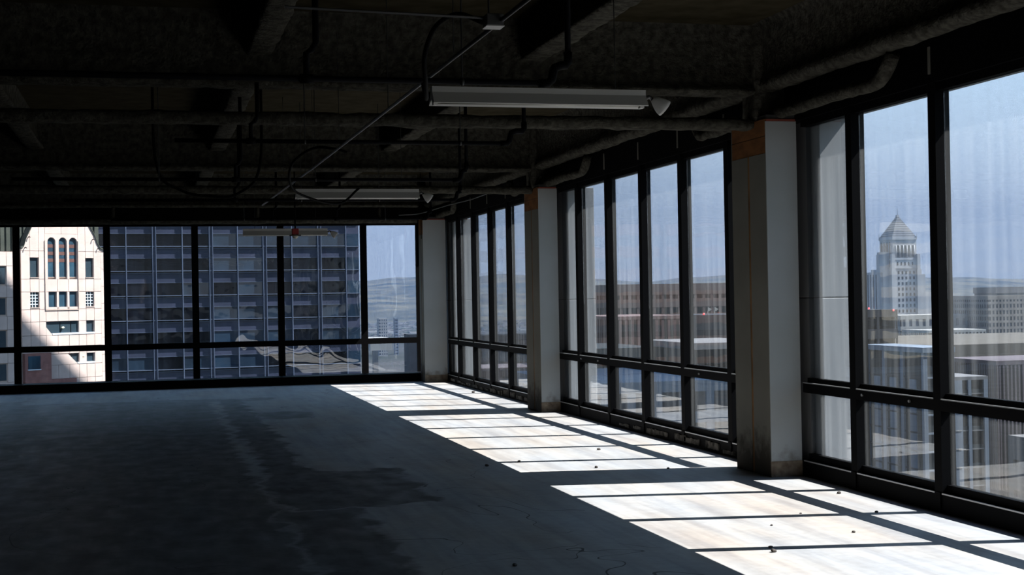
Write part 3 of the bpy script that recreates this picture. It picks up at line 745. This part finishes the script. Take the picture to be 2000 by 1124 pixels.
# ---- generic block: dark glazed core with proud floor bands and piers
def block(name, label, x0, x1, y0, y1, top, fh, band, pitch, pw, cm, gm='wglass', faces='yx', rz=0, bands_as_parts=True, base=None, proud=.5, cat='building', rows=None, cap=None):
    """heights relative to the eye; faces y = towards -y, x = towards -x"""
    cx, cy = (x0+x1)/2, (y0+y1)/2
    b = empty(name, (cx, cy, 0), rz, label=label, cat=cat)
    zb = GZ if base is None else HZ+base
    hx, hy = (x1-x0)/2, (y1-y0)/2; zt = HZ+top
    box(-hx+proud, hx-proud, -hy+proud, hy-proud, zb, zt-.05).build('core', M[gm], b)
    n = rows or min(int((zt-zb)/fh), 14)
    one = MB()
    for i in range(n+1):
        z1 = zt-fh*i; z0 = z1-(band if i else (cap or band))
        if bands_as_parts: box(-hx, hx, -hy, hy, z0, z1).build('floor_band', M[cm], b)
        else: one.box(-hx, hx, -hy, hy, z0, z1)
    if not bands_as_parts: tag(one.build('floor_bands', M[cm], b), kind='stuff')
    zlow = zt-fh*(n+1)
    p = MB(); e = .03
    if pitch:
        if 'y' in faces:
            k = max(1, round((x1-x0)/pitch)); st = (x1-x0)/k
            for i in range(k+1):
                c = -hx+st*i; p.box(max(c-pw/2, -hx+e), min(c+pw/2, hx-e), -hy+e, -hy+proud+.1, zlow, zt-e)
        if 'x' in faces:
            k = max(1, round((y1-y0)/pitch)); st = (y1-y0)/k
            for i in range(k+1):
                c = -hy+st*i; p.box(-hx+e, -hx+proud+.1, max(c-pw/2, -hy+e), min(c+pw/2, hy-e), zlow, zt-e)
        tag(p.build('piers', M[cm], b), kind='stuff')
    if zlow > zb: box(-hx+.02, hx-.02, -hy+.02, hy-.02, zb, zlow+.05).build('lower_storeys', M[cm], b)
    return b
def cm(name, c, v=None, rough=.8):
    k = .45 if name == 'hall_stone' else .33; c = tuple(x*k for x in c); v = v and tuple(x*k for x in v)
    M[name] = mat(name, c, rough, spec=.2, var=v or tuple(x*.8 for x in c), scale=.12)
cm('cream_precast', (.42, .36, .26)); cm('orange_precast', (.40, .20, .13)); cm('brown_precast', (.30, .22, .21)); cm('rose_concrete', (.36, .25, .25))
cm('slate_panel', (.055, .065, .09)); cm('grey_concrete', (.36, .36, .38)); cm('tan_concrete', (.50, .45, .40)); cm('hall_stone', (.70, .71, .74), (.62, .63, .67))
cm('white_stone', (.80, .78, .74)); cm('plum_precast', (.24, .20, .23)); cm('blue_grey_panel', (.38, .46, .58)); cm('roof_gravel', (.24, .21, .175)); cm('roof_grey', (.30, .30, .30))
cm('asphalt', (.10, .10, .105)); cm('dark_teal', (.04, .06, .075)); cm('deep_blue', (.05, .07, .10)); cm('foliage', (.05, .07, .03))
# tower that only shows as a reflection in the panes: left of the frame, beyond the far windows
block('banded_tower', 'cream banded office tower mirrored in the nearest right-hand panes', -182, -118, 214, 250, 55, 3.9, 1.9, 0, 0, 'cream_precast', proud=.8, rows=28)
block('banded_tower', 'orange banded office tower mirrored in the middle bay of panes', -98, -47, 236, 275, 55, 3.9, 1.9, 0, 0, 'orange_precast', proud=.8, rows=28)
# unseen high tower added beyond the right edge only to shade the beige facade
def shade_tower():
    A = Vector((-10.41, 162.2, HZ-4.437)); t = 165
    E = A+SUN_DIR*t; a = math.radians(15.4)
    b = empty('added_shade_tower', (E.x, E.y, 0.0), a, label='unseen tower added beyond the right edge to shade the beige facade', cat='building')
    zt = E.z
    box(-62, 60, -30, 0, GZ, zt-.1).build('core', M['wglass'], b)
    for i in range(40):
        box(-62.4, 60.4, -30.4, .0, zt-i*6.2-3, zt-i*6.2).build('floor_band', M['tan_concrete'], b)
shade_tower()

# ---- middle bay view
block('long_office_block', 'long brown office block with window rows behind the middle bay', 106, 156, 322, 346, 2.3, 3.6, 2.0, 2.1, .7, 'brown_precast', gm='deep_blue', cap=2.6)
block('striped_building', 'lower building with reddish vertical stripes left of the dark block', 78.5, 92, 238, 262, -3.9, 12, .7, 1.1, .5, 'rose_concrete', gm='deep_blue', cap=.6, rows=2)
d1 = block('dark_block', 'dark flat-topped block in front of the long brown block', 103, 114, 258, 276, -4.3, 4.5, 2.6, 0, 0, 'slate_panel', gm='tg1', cap=5)
for i, x in enumerate((-4.3, -2.9)):
    MB().prism([(x, HZ-4.3), (x+.12, HZ-4.3), (x+.12, HZ-2.8), (x+.9, HZ-3.2), (x+.5, HZ-3.5), (x+.12, HZ-3.6), (x+.12, HZ-3.5), (x, HZ-3.5)][::1], -8.5, -8.3).build('flag', M['white_stone'], d1)
MB().ball((-5.2, -8.8, HZ-4.1), .22, 8).build('beacon', M['redglow'], d1)
block('canopy_building', 'building with pale roof edge in front of the dark block', 72, 84, 184, 204, -6.9, 3.6, .8, 0, 0, 'grey_concrete', gm='tg1', cap=.9)
block('blue_grey_block', 'blue-grey block low in the middle bay panes', 44, 68, 146, 176, -9.5, 3.4, 1.2, 3.0, .9, 'blue_grey_panel', gm='deep_blue')
block('blue_grey_block', 'dark teal block low in the middle bay, farther left', 66, 78, 215, 240, -8.5, 3.6, 1.5, 2.5, .8, 'dark_teal', gm='tg1')
block('dark_offices', 'dark office slab low behind the corner bay panes', 110, 150, 480, 510, -13, 3.8, 2.0, 3, 1, 'slate_panel', gm='deep_blue')
block('plum_offices', 'plum coloured slab low behind the corner bay panes', 74, 96, 330, 350, -17, 3.8, 2.0, 3, 1, 'plum_precast', gm='deep_blue')
# ---- right bay view
def city_hall():
    x0, y0, W = 437.6, 786.4, 17.2
    b = empty('city_hall_tower', (x0+W/2, y0+W/2, 0), label='tall pale stone tower with stepped pyramid roof', cat='tower')
    h = W/2; st = 'hall_stone'
    def q(name, a, m=st, bevel=0): return box(a[0], a[1], a[2], a[3], HZ+a[4], HZ+a[5]).build(name, M[m], b)
    q('shaft', (-h, h, -h, h, -61, 19)); q('upper_shaft', (-h+.6, h-.6, -h+.6, h-.6, 19, 30.2)); q('cornice', (-h+.2, h-.2, -h+.2, h-.2, 30.2, 31.4))
    for sx in (-1, 1):
        for sy in (-1, 1):
            q('corner_buttress', (sx*h-1.4, sx*h+1.4, sy*h-1.4, sy*h+1.4, -61, 12)); q('corner_buttress', (sx*h-1.0, sx*h+1.0, sy*h-1.0, sy*h+1.0, 12, 21.5))
            MB().tube([(sx*(h-.4), sy*(h-.4), HZ+31.4), (sx*(h-.4), sy*(h-.4), HZ+34)], .18, 6).build('finial', M[st], b)
    q('ledge', (-h-.3, h+.3, -h-.3, h+.3, 12.6, 13.4)); q('ledge', (-h-.2, h+.2, -h-.2, h+.2, 17.9, 18.5))
    # wings
    q('wing', (-h-9.5, -h, -6.5, 6.5, -61, 10.6)); q('wing', (-h-6, -h, -7.4, 7.4, -61, 12.2)); q('wing', (h, h+6.0, -6.5, 6.5, -61, 9.0)); q('wing', (h+6, h+12, -5, 7, -61, -2))
    q('wing_step', (-h-3.0, -h, -5, 5, 12.2, 23.0))
    # colonnade: dark openings with columns between, faces -y and -x
    op = MB(); cl = MB()
    op.box(-h+2.8, h-2.2, -h+.45, -h+.62, HZ+19.6, HZ+26.8); op.box(-h+.45, -h+.62, -h+3, h-3, HZ+19.6, HZ+26.8)
    op.build('opening', M['wglass'], b)
    for i in range(6):
        c = -h+2.8+i*(W-5.0)/5; cl.tube([(c, -h+.55, HZ+19.6), (c, -h+.55, HZ+26.8)], .42, 8)
        c2 = -h+3+i*(W-6)/5; cl.tube([(-h+.55, c2, HZ+19.6), (-h+.55, c2, HZ+26.8)], .42, 8)
    cl.build('colonnade', M[st], b, smooth=True)
    w = MB()
    for r in range(14):
        z = 10.2-3.35*r
        for i in range(5):
            c = -h+4.0+i*2.55; w.box(c-.55, c+.55, -h-.06, -h+.05, HZ+z-.9, HZ+z+.9)
    for i in range(5):
        c = -h+3.4+i*2.5; w.box(c-.45, c+.45, -h-.06, -h+.05, HZ+14.6, HZ+16.6)
    for i in range(4):
        c = -5.4+i*3.4; w.box(-h-9.56, -h-9.45, c-.5, c+.5, HZ-60, HZ+9.2)
        w.box(-h-.06, -h+.05, c-.4, c+.4, HZ+13, HZ+29)
    w.build('windows', M['deep_blue'], b)
    # stepped pyramid
    n = 9
    for i in range(n):
        s = (h-.5)*(1-i/n*.92); z = 31.4+i*1.42
        q('roof_step', (-s, s, -s, s, z, z+.95)); q('roof_step', (-s+.5, s-.5, -s+.5, s-.5, z+.95, z+1.42), 'grey_concrete')
    q('lantern', (-.8, .8, -.8, .8, 31.4+n*1.42, 31.4+n*1.42+1.5))
    MB().tube([(0, 0, HZ+45.5), (0, 0, HZ+49.5)], .12, 6).build('mast', M['grey_concrete'], b)
city_hall()
d2 = block('dark_slab', 'dark slate block with red beacons in front of the stone tower', 172, 195.4, 349, 366, -5.4, 5.2, 2.6, 5.5, .6, 'slate_panel', gm='tg1', cap=2.0)
MB().ball((3.2, -8.5, HZ-5.0), .28, 8).build('beacon', M['redglow'], d2); MB().ball((10.5, -8.5, HZ-5.6), .28, 8).build('beacon', M['redglow'], d2)
tag(box(-50, 50, -45, 45, GZ, HZ-16.8).build('podium_roof', M['roof_gravel'], loc=(262, 425, 0)), 'low building with wide tan gravel roof below the stone tower', 'building')
block('federal_building', 'broad grey office building with rows of narrow windows at right', 428, 505, 670, 705, -4.2, 3.3, 1.3, 2.1, 1.0, 'tan_concrete', gm='wglass', cap=2.2)
fb = block('roof_plant', 'grey plant house on top of the broad grey office building', 438, 495, 678, 700, .2, 4.6, 3.2, 0, 0, 'grey_concrete', base=-4.3, rows=0)
block('court_building', 'pale stone building left of the broad grey offices', 352, 382, 600, 625, -19.5, 9, 1.0, 1.9, .9, 'white_stone', gm='tan_concrete', cap=1.2)
block('low_offices', 'low tan building behind the pale stone building', 388, 436, 690, 715, -14, 6, 2.2, 4, 2.2, 'white_stone', gm='grey_concrete', bands_as_parts=True)
tag(box(-14, 24, -20, 20, GZ, HZ-21.5).build('flat_roof', M['roof_grey'], loc=(230, 380, 0)), 'low grey flat roof behind the ribbed building', 'building')
tag(box(-14, 10, -10, 10, GZ, HZ-19.6).build('flat_roof', M['dark_teal'], loc=(196, 330, 0)), 'dark green flat-roofed building left of the ribbed building', 'building')
rb = block('ribbed_building', 'plum brown building with vertical ribs at the right edge', 189.6, 222, 294, 316, -17, 30, .8, 1.0, .42, 'plum_precast', gm='slate_panel', cap=1.0, rows=1)
# foreground residential block: tall left part and lower right part
def residential():
    b = empty('apartment_tower', (150.8, 259.4, 0), label='blue-grey apartment tower with pale parapet below the nearest panes', cat='building')
    box(.4, 6.5, .4, 24, GZ, HZ-12.2).build('core', M['dark_teal'], b)
    box(-.3, 7.0, -.3, 24.3, HZ-12.9, HZ-11.85).build('parapet', M['blue_grey_panel'], b)
    box(0, 6.7, 0, 24, HZ-12.9, HZ-12.7).build('roof', M['roof_grey'], b)
    for u in (-.1, 6.0): box(u, u+.9, -.1, .8, GZ, HZ-12.9).build('pillar', M['blue_grey_panel'], b)
    for v in (8.0, 15.5, 22.8): box(-.1, .5, v, v+1.2, GZ, HZ-12.9).build('pillar', M['blue_grey_panel'], b)
    for v in (3.4, 11.5, 18.2): box(.15, .45, v, v+2.6, GZ, HZ-18.5).build('wall_strip', M['blue_grey_panel'], b)
    for i in range(9):
        z = HZ-18.2-3.75*i
        box(.0, 6.7, .1, 1.0, z, z+.35).build('balcony_slab', M['blue_grey_panel'], b); box(.1, 1.0, .8, 23.8, z, z+.35).build('balcony_slab', M['slate_panel'], b)
        for v in (9.4, 16.9): box(.3, .42, v, v+1.3, z+.9, z+2.9).build('window', M['tg2'], b)
    c = empty('apartment_wing', (157.5, 259.4, 0), label='lower wing of the blue-grey apartments with light pillars and dark balconies', cat='building')
    box(.2, 7.7, .5, 20, GZ, HZ-18.6).build('core', M['tg1'], c)
    box(.0, 7.9, .1, 20, HZ-18.7, HZ-18.0).build('parapet', M['grey_concrete'], c)
    for u, w in ((.05, 1.9), (3.3, .7), (6.9, .9)): box(u, u+w, 0, .7, GZ, HZ-18.7).build('pillar', M['blue_grey_panel'], c)
    for i in range(9):
        z = HZ-21.6-3.75*i
        box(1.95, 6.9, .12, .8, z, z+.22).build('balcony_slab', M['grey_concrete'], c); box(2.0, 6.9, .2, .3, z+.22, z+1.0).build('balcony_rail', M['dark_teal'], c)
        box(.3, 1.7, -.06, 0, z+.1, z+.28).build('bright_sill', M['white_stone'], c)
residential()
block('grey_annexe', 'plain grey concrete block low at the right edge', 191, 225, 268, 292, -34, 7, 5.4, 6, 3.6, 'grey_concrete', gm='deep_blue')
block('parking_deck', 'parking deck with rooftop clutter low at the right edge', 206, 236, 352, 392, -42, 3.2, 1.2, 5, .6, 'tan_concrete', gm='tg1')
for i in range(8):
    x, y = 209+3.2*(i % 8), 357+9*(i//8)
    c_ = MB().box(-1, 1, -2.2, 2.2, .3, 1.0).box(-.85, .85, -1.2, 1.3, 1.0, 1.5)
    o = c_.build('parked_car', M['white_stone'] if i % 3 else M['slate_panel'], loc=(x, y, HZ-42), bevel=.15)
    tag(o, 'tiny parked car on the roof of the parking deck', 'car', 'cars parked on the parking deck')
# ---- buildings towards the hills, seen in the last pane of the far wall
block('white_block', 'small white apartment block at the foot of the hills', 230.8, 239.8, 1480, 1495, -20.6, 3.2, 1.4, 2.4, 1.2, 'white_stone', bands_as_parts=False)
block('distant_slab', 'slim grey office slab beside the white block below the hills', 251, 254.5, 1500, 1510, -21, 3.2, 1.6, 2.4, 1.2, 'blue_grey_panel', bands_as_parts=False)
tag(box(-.8, 9, -5, 5, GZ, HZ-12.3).build('plant_house', M['slate_panel'], loc=(85, 480, 0)), 'plain grey flat-roofed box low in the last far pane', 'building')
tag(box(-9, 1, -5, 25, HZ-24, HZ-18.5).build('pale_warehouse', M['white_stone'], loc=(107, 660, 0)), 'pale low warehouse at the left of the last far pane', 'building')
vd = box(-120, 260, -4, 4, HZ-26, HZ-24.5).build('viaduct', M['tan_concrete'], loc=(150, 860, 0), bevel=.1); tag(vd, 'pale level viaduct crossing below the hills', 'viaduct')
for i in range(12): box(-110+30*i, -107+30*i, -2, 2, GZ, HZ-26).build('viaduct_pier', M['tan_concrete'], vd)

# ---- ground, hills, low city
gm_ = mat('city_ground', (.055, .054, .052), .95, spec=.0, var=(.022, .027, .020), scale=.012, detail=10)
tag(box(-6500, 6500, -6000, 7000, GZ-2, GZ).build('ground', gm_), kind='structure')
def hills():
    prof = [(-40, 40), (0, 58), (7, 60), (8.4, 50), (9.3, 60), (10.5, 60), (14, 62), (17, 46), (19.5, 30), (21, 42), (23, 45), (28, 34), (31.3, 24), (32.2, 22), (32.9, 15), (33.9, 12), (40, 20), (60, 40)]
    def top(a):
        for (p, u), (q, w) in zip(prof, prof[1:]):
            if p <= a <= q: return u+(w-u)*(a-p)/(q-p)
        return 30
    NA, NR = 260, 26; v = []; f = []
    for i in range(NA+1):
        a = -40+100*i/NA; A = math.radians(a); H = top(a)+17+5*noise.noise(Vector((a*.9, 3, 0)))+2.5*noise.noise(Vector((a*3.5, 1, 0)))
        for j in range(NR+1):
            t = j/NR; r = 2900+2300*t
            s = t*t*(3-2*t) if t < .85 else 1-.2*(t-.85)/.15
            z = HZ-60+(60+H)*s*(1+0)+(14*noise.noise(Vector((math.sin(A)*r*.0025, math.cos(A)*r*.0025, 0)))+8*noise.noise(Vector((math.sin(A)*r*.008, math.cos(A)*r*.008, 5))))*min(1, 4*t*(1-t))
            v.append((math.sin(A)*r, math.cos(A)*r, z))
    for i in range(NA):
        for j in range(NR):
            a = i*(NR+1)+j; f.append((a, a+1, a+NR+2, a+NR+1))
    me = bpy.data.meshes.new('hills'); me.from_pydata(v, [], f)
    m = mat('scrub_hillside', (.13, .115, .07), .95, spec=.0, var=(.012, .02, .018), scale=.010, detail=12)
    me.materials.append(m); fix_normals(me); me.polygons.foreach_set('use_smooth', [True]*len(me.polygons)); me.update()
    o = bpy.data.objects.new('hills', me); C.objects.link(o); tag(o, 'hazy scrub covered hills along the horizon', 'hills')
hills()
def low_city():
    for nm, m, n, s0, s1, lab, cat in (('low_houses', 'white_stone', 900, 4, 16, 'pale low houses scattered over the distant plain', 'houses'),
                                  ('low_houses', 'tan_concrete', 700, 6, 26, 'tan and brown low buildings scattered over the distant plain', 'houses'),
                                  ('tree_clumps', 'foliage', 1500, 6, 18, 'dark tree clumps between the houses of the distant plain', 'trees')):
        b = MB()
        for _ in range(n):
            a = math.radians(random.choice((random.uniform(6, 12), random.uniform(13, 38)))); r0 = 1900 if a < .22 else 950; r = r0+(3250-r0)*random.random()**.7
            x, y = math.sin(a)*r, math.cos(a)*r; s = random.uniform(s0, s1)
            if nm == 'tree_clumps':
                b.ball((x, y, GZ+2), s*.6, 6, .6)
            else: b.box(x, x+s, y, y+s*.8, GZ, GZ+random.uniform(3, 9))
        o = b.build(nm, M[m]); tag(o, lab, cat, kind='stuff')
low_city()

# ---- haze over the city
hz = bpy.data.materials.new('city_haze'); hz.use_nodes = True
hn, hl = hz.node_tree.nodes, hz.node_tree.links; hn.clear()
ho = hn.new('ShaderNodeOutputMaterial'); hs = hn.new('ShaderNodeVolumeScatter'); ha = hn.new('ShaderNodeVolumeAbsorption'); hadd = hn.new('ShaderNodeAddShader')
HD = 1/4300
hs.inputs['Color'].default_value = (.15, .205, .32, 1); hs.inputs['Density'].default_value = HD
ha.inputs['Color'].default_value = (.15, .205, .32, 1); ha.inputs['Density'].default_value = HD
hl.new(hs.outputs[0], hadd.inputs[0]); hl.new(ha.outputs[0], hadd.inputs[1]); hl.new(hadd.outputs[0], ho.inputs['Volume'])
o = box(-1500, 6200, 330, 6800, GZ-1, HZ+420).build('haze', hz); tag(o, 'thin blue-grey haze lying over the distant city', 'haze', kind='stuff')
